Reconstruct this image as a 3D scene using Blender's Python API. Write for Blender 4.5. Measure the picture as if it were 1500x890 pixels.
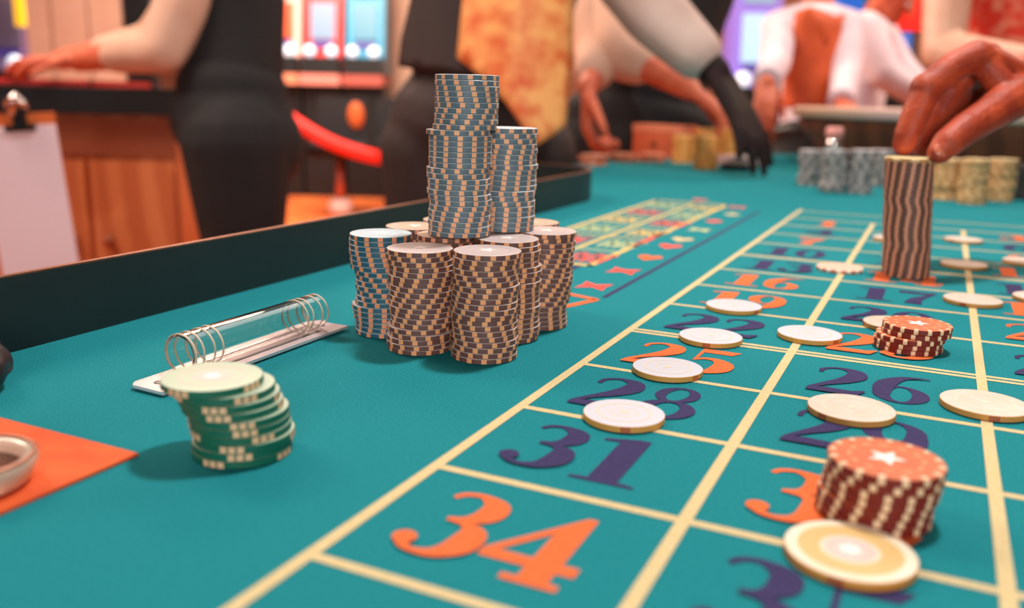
import bpy, bmesh, math, random
from mathutils import Vector as V, Matrix
random.seed(7)
sc = bpy.context.scene
for o in list(bpy.data.objects): bpy.data.objects.remove(o)
C = sc.collection
R = math.radians
T = 0.92                                    # table top height above the floor

# ------------------------------------------------------------------ camera
F = 1307.765                                # focal length in pixels of a 1500 x 890 frame
CAM = V((0.16613, -0.20662, T + 0.14321))
yaw, pitch, roll = -0.4394, 0.2284, 0.0245
fw = V((math.sin(yaw)*math.cos(pitch), math.cos(yaw)*math.cos(pitch), -math.sin(pitch)))
r0 = V((math.cos(yaw), -math.sin(yaw), 0)); u0 = r0.cross(fw)
rt = math.cos(roll)*r0 + math.sin(roll)*u0; up = -math.sin(roll)*r0 + math.cos(roll)*u0
cd = bpy.data.cameras.new('camera'); cam = bpy.data.objects.new('camera', cd); C.objects.link(cam)
M = Matrix((rt, up, -fw)).transposed().to_4x4(); M.translation = CAM
cam.matrix_world = M
cd.sensor_fit = 'HORIZONTAL'; cd.sensor_width = 36; cd.lens = 36*F/1500
cd.clip_start = 0.01; cd.clip_end = 100
cd.dof.use_dof = True; cd.dof.focus_distance = 0.49; cd.dof.aperture_fstop = 5.2; cd.dof.aperture_blades = 0
sc.camera = cam
def P(px, py, d):                           # a point at distance d along the view axis
    return CAM + d*(fw + rt*((px-750)/F) - up*((py-445)/F))
def U(px, py, z=0.0):                       # a point on the plane z above the felt
    q = fw + rt*((px-750)/F) - up*((py-445)/F)
    return CAM + q*((T + z - CAM.z)/q.z)
def pix(p):
    d = p - CAM; k = d.dot(fw)
    return 750 + F*d.dot(rt)/k, 445 - F*d.dot(up)/k
def HT(b, ty):                              # height above point b that reaches image row ty
    lo, hi = 0.0, 0.6
    for _ in range(40):
        m = (lo+hi)/2
        if pix(b + V((0, 0, m)))[1] > ty: lo = m
        else: hi = m
    return lo

# ------------------------------------------------------------------ world, lights, exposure
w = bpy.data.worlds.new('World'); sc.world = w; w.use_nodes = True
w.node_tree.nodes['Background'].inputs[0].default_value = (1.0, 0.80, 0.72, 1)
w.node_tree.nodes['Background'].inputs[1].default_value = 0.11
def area(name, loc, target, size, power, color, sy=None):
    l = bpy.data.lights.new(name, 'AREA'); l.energy = power; l.color = color; l.size = size
    if sy: l.shape = 'RECTANGLE'; l.size_y = sy
    o = bpy.data.objects.new(name, l); C.objects.link(o); o.location = loc
    o.rotation_euler = (V(target)-V(loc)).to_track_quat('-Z', 'Y').to_euler(); return o
area('ceiling_and_fill_light', (0.16, 0.72, T+1.6), (0.05, 0.40, T), 0.15, 28, (1, 0.96, 0.92))
area('ceiling_and_fill_light', (-0.5, 2.6, T+2.0), (-0.2, 1.6, T), 1.2, 12, (1, 0.86, 0.78))
area('ceiling_and_fill_light', (1.1, -2.0, T+.62), (0.0, 0.5, T+.05), .7, 38, (1, 0.93, 0.88))  # low fill light added out of view to brighten the stacks' upright faces
area('ceiling_and_fill_light', (-3.0, 3.5, T+2.4), (-2.2, 4.6, 0.6), 1.6, 150, (1, 0.70, 0.52))
area('ceiling_and_fill_light', (1.0, 4.2, T+2.4), (0.2, 4.6, 0.8), 1.6, 110, (1, 0.74, 0.58))
area('ceiling_and_fill_light', (-2.6, 0.8, T+2.0), (-1.4, 2.4, 0.9), 1.2, 75, (1, 0.74, 0.60))
area('ceiling_and_fill_light', (-4.6, 5.6, T+2.5), (-5.0, 7.0, 0.0), 2.0, 300, (1, 0.78, 0.62))  # unseen light added to brighten the far carpet
sc.view_settings.view_transform = 'Standard'; sc.view_settings.look = 'None'
sc.view_settings.gamma = 1; sc.view_settings.use_curve_mapping = False
sc.view_settings.exposure = 0.0

# ------------------------------------------------------------------ materials
def lin(c): return tuple((x/255/12.92 if x/255 <= .04045 else ((x/255+.055)/1.055)**2.4) for x in c) + (1,)
def mat(name, c, rough=.6, metal=0, c2=None, scale=20, bump=0, bscale=None, spec=None, emit=0, ecol=None,
        trans=0, ior=1.45, coat=0, sheen=0, kind='NOISE', lo=.35, hi=.65, sss=0):
    m = bpy.data.materials.new(name); m.use_nodes = True; nt = m.node_tree; b = nt.nodes['Principled BSDF']
    I = b.inputs; I['Base Color'].default_value = lin(c); I['Roughness'].default_value = rough; I['Metallic'].default_value = metal
    I['IOR'].default_value = ior; I['Transmission Weight'].default_value = trans; I['Coat Weight'].default_value = coat
    I['Sheen Weight'].default_value = sheen
    if spec is not None: I['Specular IOR Level'].default_value = spec
    if sss: I['Subsurface Weight'].default_value = sss; I['Subsurface Radius'].default_value = (.006, .002, .001); I['Subsurface Scale'].default_value = .6
    tc = nt.nodes.new('ShaderNodeTexCoord')
    if c2:
        if kind == 'WAVE':
            n = nt.nodes.new('ShaderNodeTexWave'); n.inputs['Scale'].default_value = scale; n.inputs['Distortion'].default_value = 4; n.inputs['Detail'].default_value = 3
        elif kind == 'VORONOI':
            n = nt.nodes.new('ShaderNodeTexVoronoi'); n.inputs['Scale'].default_value = scale
        else:
            n = nt.nodes.new('ShaderNodeTexNoise'); n.inputs['Scale'].default_value = scale; n.inputs['Detail'].default_value = 5
        nt.links.new(tc.outputs['Object'], n.inputs['Vector'])
        cr = nt.nodes.new('ShaderNodeValToRGB'); cr.color_ramp.elements[0].position = lo; cr.color_ramp.elements[1].position = hi
        cr.color_ramp.elements[0].color = lin(c); cr.color_ramp.elements[1].color = lin(c2)
        nt.links.new(n.outputs['Distance' if kind == 'VORONOI' else ('Fac' if kind != 'WAVE' else 'Fac')], cr.inputs[0])
        nt.links.new(cr.outputs[0], I['Base Color'])
    if bump:
        n2 = nt.nodes.new('ShaderNodeTexNoise'); n2.inputs['Scale'].default_value = bscale or scale; n2.inputs['Detail'].default_value = 4
        nt.links.new(tc.outputs['Object'], n2.inputs['Vector'])
        bp = nt.nodes.new('ShaderNodeBump'); bp.inputs['Strength'].default_value = bump; bp.inputs['Distance'].default_value = .002
        nt.links.new(n2.outputs['Fac'], bp.inputs['Height']); nt.links.new(bp.outputs[0], I['Normal'])
    if emit: I['Emission Color'].default_value = lin(ecol or c); I['Emission Strength'].default_value = emit
    return m
felt = mat('felt', (20, 121, 130), .95, c2=(34, 136, 143), scale=900, bump=.4, bscale=1400, spec=.12)
pcream = mat('print_cream', (214, 194, 148), .9, c2=(204, 182, 132), scale=500, spec=.2)
porange = mat('print_orange', (228, 112, 62), .9, c2=(220, 102, 54), scale=600, spec=.2)
pnavy = mat('print_navy', (62, 54, 96), .9, c2=(52, 46, 86), scale=600, spec=.2)
pyellow = mat('print_yellow', (226, 190, 110), .9, spec=.2)
pgreen = mat('print_pale_green', (190, 196, 140), .9, spec=.2)
pred = mat('print_red', (232, 86, 74), .9, spec=.2)
railm = mat('rail_green_black', (20, 34, 36), .45, c2=(26, 42, 42), scale=8)
brass = mat('brass', (176, 120, 98), .35, .9)
wood_dark = mat('dark_wood', (70, 38, 26), .4, c2=(96, 52, 34), scale=6, kind='WAVE')
chrome = mat('chrome', (226, 214, 212), .12, 1)
steel = mat('satin_plate', (236, 222, 226), .22, .55)
acryl = mat('clear_acrylic', (255, 252, 250), .02, trans=1, ior=1.38)
etch = mat('etched_ring', (236, 214, 190), .5, trans=.35)
blackm = mat('black_plastic', (26, 30, 33), .4)
leather = mat('black_leather', (28, 24, 27), .38, c2=(54, 38, 40), scale=60, bump=.6, bscale=120)
cardm = mat('orange_card', (224, 98, 38), .8, c2=(214, 74, 28), scale=40, bump=.2, bscale=300)
glassm = mat('rim_glass', (240, 214, 190), .12, trans=.35, ior=1.45, coat=.5)
amber = mat('brown_liquid', (96, 48, 34), .2)
skin_brown = mat('skin_brown', (192, 76, 40), .5, c2=(150, 50, 28), scale=45, bump=.5, bscale=330, sss=.05)
skin_dark = mat('skin_dark', (46, 30, 29), .7, c2=(38, 27, 27), scale=30, spec=.2)
skin_red = mat('skin_ruddy', (222, 118, 84), .5, c2=(206, 96, 66), scale=30)
skin_pale = mat('skin_pale', (228, 188, 164), .5, c2=(222, 172, 148), scale=24)
nailm = mat('finger_nail', (206, 112, 84), .25, coat=.4)

# ------------------------------------------------------------------ mesh helpers
class MB:
    def __init__(s): s.v = []; s.f = []; s.m = []
    def face(s, idx, m=0): s.f.append(tuple(idx)); s.m.append(m)
    def box(s, a, b, m=0):
        n = len(s.v); (x0, y0, z0), (x1, y1, z1) = a, b
        s.v += [(x0,y0,z0),(x1,y0,z0),(x1,y1,z0),(x0,y1,z0),(x0,y0,z1),(x1,y0,z1),(x1,y1,z1),(x0,y1,z1)]
        for q in ((3,2,1,0),(4,5,6,7),(0,1,5,4),(1,2,6,5),(2,3,7,6),(3,0,4,7)): s.face([n+i for i in q], m)
        return s
    def poly(s, pts, m=0):
        n = len(s.v); s.v += [tuple(p) for p in pts]; s.face(range(n, n+len(pts)), m); return s
    def prism(s, pts, z0, z1, m=0):
        n = len(s.v); k = len(pts)
        s.v += [(p[0], p[1], z0) for p in pts] + [(p[0], p[1], z1) for p in pts]
        s.face(reversed(range(n, n+k)), m); s.face(range(n+k, n+2*k), m)
        for i in range(k): j = (i+1) % k; s.face((n+i, n+j, n+k+j, n+k+i), m)
        return s
    def rings(s, rings, m=0, cap=True, closed=False):
        n = len(s.v); k = len(rings[0])
        for r in rings: s.v += [tuple(p) for p in r]
        L = len(rings)
        for i in range(L if closed else L-1):
            for j in range(k):
                a = n+i*k+j; b = n+i*k+(j+1) % k; c = n+((i+1) % L)*k
                s.face((a, b, c+(j+1) % k, c+j), m if not isinstance(m, list) else m[i])
        if cap and not closed:
            s.face(reversed(range(n, n+k)), m if not isinstance(m, list) else m[0]); s.face(range(n+(L-1)*k, n+L*k), m if not isinstance(m, list) else m[-1])
        return s
    def lathe(s, prof, n=32, m=0, o=(0,0,0), cap=True, closed=False):
        return s.rings([[(o[0]+r*math.cos(2*math.pi*j/n), o[1]+r*math.sin(2*math.pi*j/n), o[2]+z) for j in range(n)] for r, z in prof], m, cap, closed)
    def tube(s, pts, rad, n=12, m=0, cap=True, flat=1.0):
        rs = []; k = len(pts); pts = [V(p) for p in pts]; prev = None
        for i, p in enumerate(pts):
            d = (pts[min(i+1, k-1)]-pts[max(i-1, 0)]).normalized()
            a = prev - d*prev.dot(d) if prev else d.cross(V((0,0,1)) if abs(d.z) < .9 else V((1,0,0)))
            a.normalize(); b = d.cross(a); prev = a; r = rad[i] if isinstance(rad, (list, tuple)) else rad
            rs.append([p+a*r*math.cos(2*math.pi*j/n)+b*r*flat*math.sin(2*math.pi*j/n) for j in range(n)])
        return s.rings(rs, m, cap)
    def ball(s, c, ax, n=14, h=9, m=0):       # ax: radius or three axis vectors
        if isinstance(ax, (int, float)): ax = (V((ax,0,0)), V((0,ax,0)), V((0,0,ax)))
        c = V(c); rs = []
        for i in range(h+1):
            t = -math.pi/2 + math.pi*(i*.98+.01*h)/h
            rs.append([c+ax[2]*math.sin(t)+(ax[0]*math.cos(2*math.pi*j/n)+ax[1]*math.sin(2*math.pi*j/n))*math.cos(t) for j in range(n)])
        return s.rings(rs, m)
    def cap(s, a, b, ra, rb, n=12):           # tapered capsule
        a, b = V(a), V(b); d = (b-a)
        if d.length < 1e-6: return s.ball(a, ra)
        d.normalize(); x = d.cross(V((0,0,1)) if abs(d.z) < .9 else V((1,0,0))).normalized(); y = d.cross(x); rs = []
        for c, r, t0, t1 in ((a, ra, -1.53, 0), (b, rb, 0, 1.53)):
            for i in range(5):
                t = t0+(t1-t0)*i/4
                rs.append([c+d*r*math.sin(t)+(x*math.cos(2*math.pi*j/n)+y*math.sin(2*math.pi*j/n))*r*math.cos(t) for j in range(n)])
        return s.rings(rs)
    def chain(s, pts):
        for (a, ra), (b, rb) in zip(pts, pts[1:]): s.cap(a, b, ra, rb)
        return s
    def mesh(s, name, mats, smooth=False):
        me = bpy.data.meshes.new(name); me.from_pydata([tuple(p) for p in s.v], [], s.f)
        for m in (mats if isinstance(mats, (list, tuple)) else [mats]): me.materials.append(m)
        me.polygons.foreach_set('material_index', s.m)
        if smooth: me.polygons.foreach_set('use_smooth', [True]*len(me.polygons))
        me.update(); return me
    def build(s, name, mats, parent=None, smooth=False, loc=None):
        return link(name, s.mesh(name, mats, smooth), parent, loc)
def link(name, me, parent=None, loc=None):
    o = bpy.data.objects.new(name, me); C.objects.link(o)
    if parent is not None:
        o.parent = parent
        if loc is None: o.matrix_parent_inverse = Matrix.Translation(-parent.location) if parent.type == 'EMPTY' else Matrix.Translation(-parent.location)
    if loc is not None: o.location = loc
    return o
def smooth_sharp(o, ang=40):
    me = o.data; me.polygons.foreach_set('use_smooth', [True]*len(me.polygons))
    bm = bmesh.new(); bm.from_mesh(me); bmesh.ops.recalc_face_normals(bm, faces=bm.faces[:])
    for e in bm.edges:
        if len(e.link_faces) == 2 and e.calc_face_angle(0) > R(ang): e.smooth = False
    bm.to_mesh(me); bm.free(); return o
def tag(o, label=None, cat=None, group=None, kind=None):
    if label: o['label'] = label
    if cat: o['category'] = cat
    if group: o['group'] = group
    if kind: o['kind'] = kind
    return o
def thing(name, label, cat, loc=(0,0,0), group=None):
    o = bpy.data.objects.new(name, None); C.objects.link(o); o.location = loc; o.empty_display_size = .02
    return tag(o, label, cat, group)
def remesh(mb, name, m, voxel, parent, it=6, smooth=True):
    """union of closed pieces into one continuous smooth surface"""
    o = mb.build('tmp', m)
    a = o.modifiers.new('r', 'REMESH'); a.mode = 'VOXEL'; a.voxel_size = voxel
    b = o.modifiers.new('s', 'SMOOTH'); b.iterations = it; b.factor = .5
    dg = bpy.context.evaluated_depsgraph_get()
    me = bpy.data.meshes.new_from_object(o.evaluated_get(dg)); bpy.data.objects.remove(o)
    me.name = name; me.materials.clear(); me.materials.append(m)
    me.polygons.foreach_set('material_index', [0]*len(me.polygons))
    me.polygons.foreach_set('use_smooth', [smooth]*len(me.polygons))
    return link(name, me, parent)

# ================================================================== the hall
def struct(name, mb, m): return tag(mb.build(name, m), kind='structure')
carpet = mat('carpet_orange', (226, 120, 52), .95, c2=(196, 84, 40), scale=6, bump=.3, bscale=300)
wall_m = mat('wall_peach', (226, 164, 136), .8, c2=(214, 146, 118), scale=3)
struct('floor', MB().box((-14, -3, -.1), (9, 15, 0)), carpet)
struct('wall_back', MB().box((-14, 13.6, 0), (9, 13.8, 4.2)), wall_m)
struct('wall_left', MB().box((-13.8, -3, 0), (-13.6, 13.6, 4.2)), wall_m)
struct('wall_right', MB().box((8.8, -3, 0), (9, 13.6, 4.2)), wall_m)

# ================================================================== roulette table
tb = thing('roulette_table', 'roulette table with teal felt layout, dark raised rail and printed numbers', 'table', (0, 0.5, 0))
out = [(-.281,-.75),(.72,-.75),(.72,2.62),(-.05,2.62),(-.30,2.42),(-.55,2.02),(-.57,1.16),(-.50,1.09),(-.36,1.075),(-.305,1.05),(-.281,1.0)]
MB().prism(out, T-.03, T).build('felt_top', felt, tb)
o2 = [(x*1.02-.012 if x < 0 else x+.05, y+(.05 if y > 2 else (-.05 if y < 0 else 0))) for x, y in out]
MB().prism(o2, T-.17, T-.031).build('apron', wood_dark, tb)
for x, y in ((-.2,-.6),(.6,-.6),(.6,2.4),(-.15,2.3)):
    MB().lathe([(.05,0),(.05,.03),(.035,.05),(.04,.4),(.055,.72),(.055,T-.17)], 16, o=(x,y,0)).build('leg', wood_dark, tb, True)
# raised rail along the left edge, its end turning away round the corner
rp = [(-.281,-.75),(-.281,.2),(-.281,.6),(-.281,.96),(-.2845,1.005),(-.297,1.045),(-.325,1.075),(-.37,1.09),(-.52,1.095)]
def offs(p, d):
    q = []
    for i in range(len(p)):
        a = V(p[max(i-1,0)]); b = V(p[min(i+1,len(p)-1)]); t = (b-a).normalized(); q.append((p[i][0]-t.y*d, p[i][1]+t.x*d))
    return q
def wall_strip(inner, outer, z0, z1):
    return MB().rings([[(a[0],a[1],z0),(b[0],b[1],z0),(b[0],b[1],z1),(a[0],a[1],z1)] for a, b in zip(inner, outer)])
smooth_sharp(wall_strip(rp, offs(rp, .007), T-.03, T+.0415).build('rail', railm, tb))
smooth_sharp(wall_strip(offs(rp, .0005), offs(rp, .0045), T+.0415, T+.0424).build('rail_cap', brass, tb))

# ---- printed layout
cell = .07978; gap = .01263
def ry(i): return i*cell + gap*((i >= 4)*1 - (i == 4)*.5 + (i >= 8)*1 - (i == 8)*.5)
def flat(name, x0, x1, y0, y1, m, z=.0002, label=None):
    o = MB().poly([(x0,y0,T+z),(x1,y0,T+z),(x1,y1,T+z),(x0,y1,T+z)]).build(name, m, tb)
    if label: o['label'] = label
    return o
for k in range(4): flat('printed_line', k*.1-.0025, k*.1+.0025, -.09, ry(13)+(.02 if k == 0 else -.08), pcream, .00025)
for i in range(14):
    y = ry(i)
    if i in (4, 8):
        flat('printed_line', 0, .3, y-.0052, y-.0014, pcream); flat('printed_line', 0, .3, y+.0010, y+.0048, pcream)
    else: flat('printed_line', 0, .3, y-.0022, y+.0022, pcream)
for k in (.4, .5): flat('printed_line', k-.003, k+.003, -.09, ry(12), pcream, .00025)
for i in (0, 4, 8, 12): flat('printed_line', .3, .5, ry(i)-.0027, ry(i)+.0027, pcream)
# fat-faced numerals drawn as strokes of changing width
def cr(pts, n=9):
    q = []
    for i in range(len(pts)-1):
        p = [pts[max(i-1,0)], pts[i], pts[i+1], pts[min(i+2,len(pts)-1)]]
        for j in range(n):
            t = j/n
            q.append([.5*((2*p[1][k])+(-p[0][k]+p[2][k])*t+(2*p[0][k]-5*p[1][k]+4*p[2][k]-p[3][k])*t*t+(-p[0][k]+3*p[1][k]-3*p[2][k]+p[3][k])*t**3) for k in range(3)])
    q.append(list(pts[-1])); return q
def stroke(pts, n=9):
    q = cr(pts, n); L = []; Rr = []
    for i, (x, y, wd) in enumerate(q):
        a, b = q[max(i-1,0)], q[min(i+1,len(q)-1)]; t = V((b[0]-a[0], b[1]-a[1])).normalized(); wd = max(wd, .02)/2
        L.append((x-t.y*wd, y+t.x*wd)); Rr.append((x+t.y*wd, y-t.x*wd))
    return [[L[i], Rr[i], Rr[i+1], L[i+1]] for i in range(len(q)-1)]
def disc(x, y, r): return [[(x+r*math.cos(a*math.pi/9), y+r*math.sin(a*math.pi/9)) for a in range(18)]]
def ring(cx, cy, rx, ryy, ix, iy, n=28, tilt=0):
    f = lambda a, x, y: (cx+x*math.cos(a)+tilt*y*math.sin(a), cy+y*math.sin(a))
    return [[f(2*math.pi*i/n, rx, ryy), f(2*math.pi*(i+1)/n, rx, ryy), f(2*math.pi*(i+1)/n, ix, iy), f(2*math.pi*i/n, ix, iy)] for i in range(n)]
D = {}
D['0'] = ring(.3, .5, .28, .5, .105, .455)
D['1'] = [[(.2,.06),(.44,.06),(.44,1),(.34,1),(.2,.94)], [(.06,0),(.58,0),(.58,.04),(.48,.06),(.16,.06),(.06,.04)], [(.06,.86),(.2,.88),(.22,.95),(.34,1),(.06,.91)]]
D['2'] = stroke([(.08,.74,.05),(.1,.88,.06),(.25,.965,.06),(.42,.88,.17),(.44,.7,.22),(.34,.5,.17),(.18,.3,.09),(.06,.12,.06),(.03,.0,.05)]) + [[(.03,0),(.5,0),(.58,.2),(.54,.2),(.44,.14),(.2,.16),(.06,.12)]]
D['3'] = stroke([(.08,.86,.05),(.14,.94,.06),(.27,.965,.07),(.42,.86,.19),(.43,.7,.2),(.33,.57,.1),(.2,.535,.045)]) + stroke([(.2,.535,.045),(.36,.51,.08),(.46,.4,.2),(.46,.22,.22),(.36,.07,.12),(.22,.03,.06),(.12,.07,.08),(.07,.16,.12)]) + disc(.085, .16, .085)
D['4'] = [[(.34,.0),(.54,.0),(.54,1),(.48,1),(.34,.74)], stroke([(.5,.98,.07),(.04,.3,.07)], 1)[0], [(.0,.2),(.66,.2),(.66,.32),(.0,.32)], [(.24,0),(.62,0),(.62,.07),(.24,.07)]]
D['5'] = [[(.12,.84),(.48,.84),(.56,1),(.12,1)], [(.12,1),(.165,1),(.15,.5),(.11,.46)]] + stroke([(.12,.49,.05),(.22,.58,.07),(.36,.57,.12),(.47,.42,.22),(.46,.22,.23),(.35,.06,.12),(.2,.03,.06),(.1,.1,.09)]) + disc(.1, .16, .085)
D['6'] = ring(.3, .3, .27, .3, .105, .255) + stroke([(.13,.22,.14),(.12,.45,.2),(.17,.7,.19),(.3,.9,.1),(.46,.97,.05),(.56,.97,.03)])
D['7'] = [[(.04,.8),(.5,.82),(.58,1),(.54,1),(.46,.97),(.2,1),(.08,1),(.04,1)]] + stroke([(.54,.92,.06),(.42,.64,.1),(.3,.36,.18),(.26,.0,.24)])
D['8'] = ring(.3, .75, .215, .25, .1, .2, tilt=.08) + ring(.3, .27, .28, .28, .125, .22, tilt=.06)
D['9'] = [[(.6-x, 1-y) for x, y in q] for q in D['6']]
REDS = {1,3,5,7,9,12,14,16,18,19,21,23,25,27,30,32,34,36}
for n in range(1, 37):
    row = (36-n)//3; col = (n-1) % 3; s = str(n); h = .0495; wd = .0505
    x0 = col*.1 + (.0165 if len(s) == 2 else .035); y0 = ry(row) + .0155; mb = MB()
    for k, ch in enumerate(s):
        for qi, q in enumerate(D[ch]): mb.poly([(x0+k*.0302+p[0]*wd, y0+p[1]*h, T+.0003+qi*6e-6) for p in q])
    o = mb.build('printed_number', porange if n in REDS else pnavy, tb)
    o['label'] = '%s printed number %d' % ('orange' if n in REDS else 'navy', n)
# second printed panel between the rail and the number grid
bx0, bx1, by0, by1 = -.205, -.098, .517, 1.07
for a in ((bx0,bx1,by0,by0+.008),(bx0,bx1,by1-.008,by1),(bx0,bx0+.006,by0,by1),(bx1-.006,bx1,by0,by1),(-.148,-.143,by0,by1)): flat('printed_frame', *a, pyellow)
flat('printed_frame', bx1-.0062, bx1+.0002, .64, .75, pred, .0003)
for k, y in enumerate((.60,.69,.78,.87,.96)): flat('printed_frame', bx0, bx1, y, y+.005, pyellow if k % 2 else pgreen, .00025)
for k in range(6):
    for c, x in enumerate((-.198, -.139)):
        y = by0+.018+k*.09; m = (pyellow, pred, pgreen)[(k+c) % 3]; mb = MB()
        for j in range(5):
            xx = x+.004+j*.0082; z = T+.0003
            mb.poly([(xx,y,z),(xx+.0045,y,z),(xx+.0055,y+.045,z),(xx+.001,y+.045,z)])
            mb.poly([(xx+.001,y+(.018 if j % 2 else .04),z),(xx+.0075,y+(.018 if j % 2 else .04),z),(xx+.0075,y+(.026 if j % 2 else .048),z),(xx+.001,y+(.026 if j % 2 else .048),z)])
        mb.build('printed_lettering', m, tb)
flat('printed_line', -.0485, -.0445, .405, 1.02, pnavy, .0002, 'thin navy printed line beside the number grid')
flat('printed_line', -.112, -.106, .36, .515, pnavy)
def suit(x, y, k, m):
    q = {'diamond': [[(0,-.5),(.5,0),(0,.5),(-.5,0)]],
         'heart': [[(0,-.5),(.5,.1),(.42,.42),(.2,.48),(0,.28),(-.2,.48),(-.42,.42),(-.5,.1)]],
         'bow': [[(-.5,-.45),(0,-.15),(.5,-.45),(.4,0),(.5,.45),(0,.2),(-.5,.45),(-.4,0)]]}[k]
    mb = MB()
    for p in q: mb.poly([(x+a*.024, y+b*.03, T+.0003) for a, b in p])
    mb.build('printed_mark', m, tb)
for i, (px, py, k, m) in enumerate([(870,419,'bow',pred),(913,397,'bow',pred),(950,377.6,'heart',porange),(980,361,'heart',pred),(998,351,'heart',pcream),(1024.5,336.6,'bow',pgreen),(1046,324,'diamond',pred),(1072,314,'diamond',pcream),(1079.6,303.6,'bow',pred),(1024,293,'heart',pred)]):
    p = U(px, py); suit(p.x, p.y, k, m)
v = U(874, 439); mb = MB()
for e in (U(815, 427), U(815, 452)):
    d = (e-v); d.z = 0; n_ = V((-d.y, d.x, 0)).normalized()*.0032
    mb.poly([(p.x, p.y, T+.0003) for p in (v-n_, e-n_, e+n_, v+n_)])
tag(mb.build('printed_mark', porange, tb), 'orange printed arrow beside the chip pile')

# ================================================================== chips
t0 = .0031
def chip_kind(key, edge, face, spot, nsp=14, sw=.078, rough=.38, face2=None):
    return dict(key=key, e=mat(key+'_chip_edge', edge, .5), f=mat(key+'_chip_face', face, rough, c2=face2 or face, scale=120), s=mat(key+'_chip_spot', spot, .5), n=nsp, w=sw, cache={})
KIND = {
 'brown': chip_kind('brown', (104, 70, 66), (206, 188, 184), (236, 164, 112)),
 'blue':  chip_kind('blue', (88, 110, 122), (208, 216, 222), (236, 172, 128)),
 'teal':  chip_kind('teal', (34, 92, 112), (184, 204, 212), (232, 150, 104)),
 'cocoa': chip_kind('cocoa', (104, 70, 60), (206, 176, 150), (228, 156, 124), 16, .075),
 'green': chip_kind('green', (10, 98, 76), (178, 196, 172), (226, 186, 146), 4, .14),
 'orange': chip_kind('orange', (118, 26, 14), (208, 106, 58), (240, 206, 166), 16, .06, .5, (196, 94, 48)),
 'white': chip_kind('white', (206, 150, 72), (206, 206, 214), (176, 92, 50), 2, .06, .42),
 'ivory': chip_kind('ivory', (196, 140, 70), (216, 202, 190), (160, 84, 50), 2, .06, .45, (210, 192, 174)),
 'cream': chip_kind('cream', (206, 140, 60), (240, 226, 204), (170, 90, 50), 2, .06, .45, (236, 218, 190)),
 'pink': chip_kind('pink', (214, 130, 100), (236, 190, 168), (246, 226, 206), 14, .1),
 'grey': chip_kind('grey', (104, 106, 108), (240, 238, 244), (206, 192, 184), 7, .2),  # white face colour carries the glare on the stack tops
 'yellow': chip_kind('yellow', (196, 146, 92), (244, 226, 168), (230, 192, 142), 8, .16),
 'amber': chip_kind('amber', (255, 150, 66), (255, 206, 150), (255, 200, 110), 8, .16),
 'black': chip_kind('black', (30, 34, 36), (50, 52, 54), (70, 66, 64), 8, .1),
 'salmon': chip_kind('salmon', (222, 110, 74), (236, 150, 116), (240, 170, 140), 8, .12),
}
SINGLE = ('green', 'orange', 'white', 'ivory', 'cream', 'pink')      # kinds whose edge spots are large enough to pick apart
def chip_meshes(kd, r, spots_in):
    k = (round(r, 5), spots_in)
    if k in kd['cache']: return kd['cache'][k]
    b = .00022; N = 44
    prof = [(.0004, 0), (r-.0012, 0), (r-b, .0001), (r, b+.0001), (r, t0-b-.0001), (r-b, t0-.0001), (r-.0012, t0-.00002), (.0004, t0-.00002)]
    mi = [1, 1, 0, 0, 1 if kd['key'] in ('blue', 'brown', 'teal') else 0, 1, 1]  # top bevel takes the pale face colour, painting in an edge highlight
    mb = MB().lathe(prof, N, mi)
    sp = mb if spots_in else MB()
    e = .00006
    for i in range(kd['n']):
        a0 = 2*math.pi*i/kd['n']; hw = kd['w']*(1 if kd['n'] > 4 else 2)
        sub = [0] if kd['key'] != 'green' else [-.17, 0, .17]
        for sb in sub:
            h2 = hw if len(sub) == 1 else .065
            A = [a0+sb-h2, a0+sb, a0+sb+h2]
            pr = [(r*.86, t0+e-.00002), (r-.0008, t0+e-.00002), (r+e, t0-b-.00005), (r+e, b+.00005), (r-.0008, -e*.2)]
            if kd['key'] in ('brown', 'blue', 'teal', 'cocoa', 'white', 'ivory', 'cream', 'green'): pr = pr[2:4]
            n = len(sp.v)
            for x, z in pr: sp.v += [(x*math.cos(a), x*math.sin(a), z) for a in A]
            for j in range(len(pr)-1):
                for q in range(2): sp.face((n+j*3+q+3, n+j*3+q+4, n+j*3+q+1, n+j*3+q), 2 if spots_in else 0)
        if not spots_in and kd['key'] in SINGLE: break
    me = mb.mesh('chip', [kd['e'], kd['f'], kd['s']])
    ms = None if spots_in else sp.mesh('edge_spots', kd['s'])
    for m_ in (me, ms):
        if m_: m_.polygons.foreach_set('use_smooth', [len(p.vertices) == 4 for p in m_.polygons])
    bm = bmesh.new(); bm.from_mesh(me)
    for ed in bm.edges:
        if len(ed.link_faces) == 2 and ed.calc_face_angle(0) > R(25): ed.smooth = False
    bm.to_mesh(me); bm.free()
    kd['cache'][k] = (me, ms); return me, ms
star_m = mat('inlay_white', (246, 240, 234), .4); ring_o = mat('inlay_peach', (226, 160, 110), .5); ring_y = mat('inlay_yellow', (216, 180, 116), .5)
ring_p = mat('inlay_pink', (232, 196, 186), .5); ring_g = mat('inlay_grey', (192, 186, 190), .4); ring_c = mat('inlay_cream', (224, 206, 184), .45)
inl = {}
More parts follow.
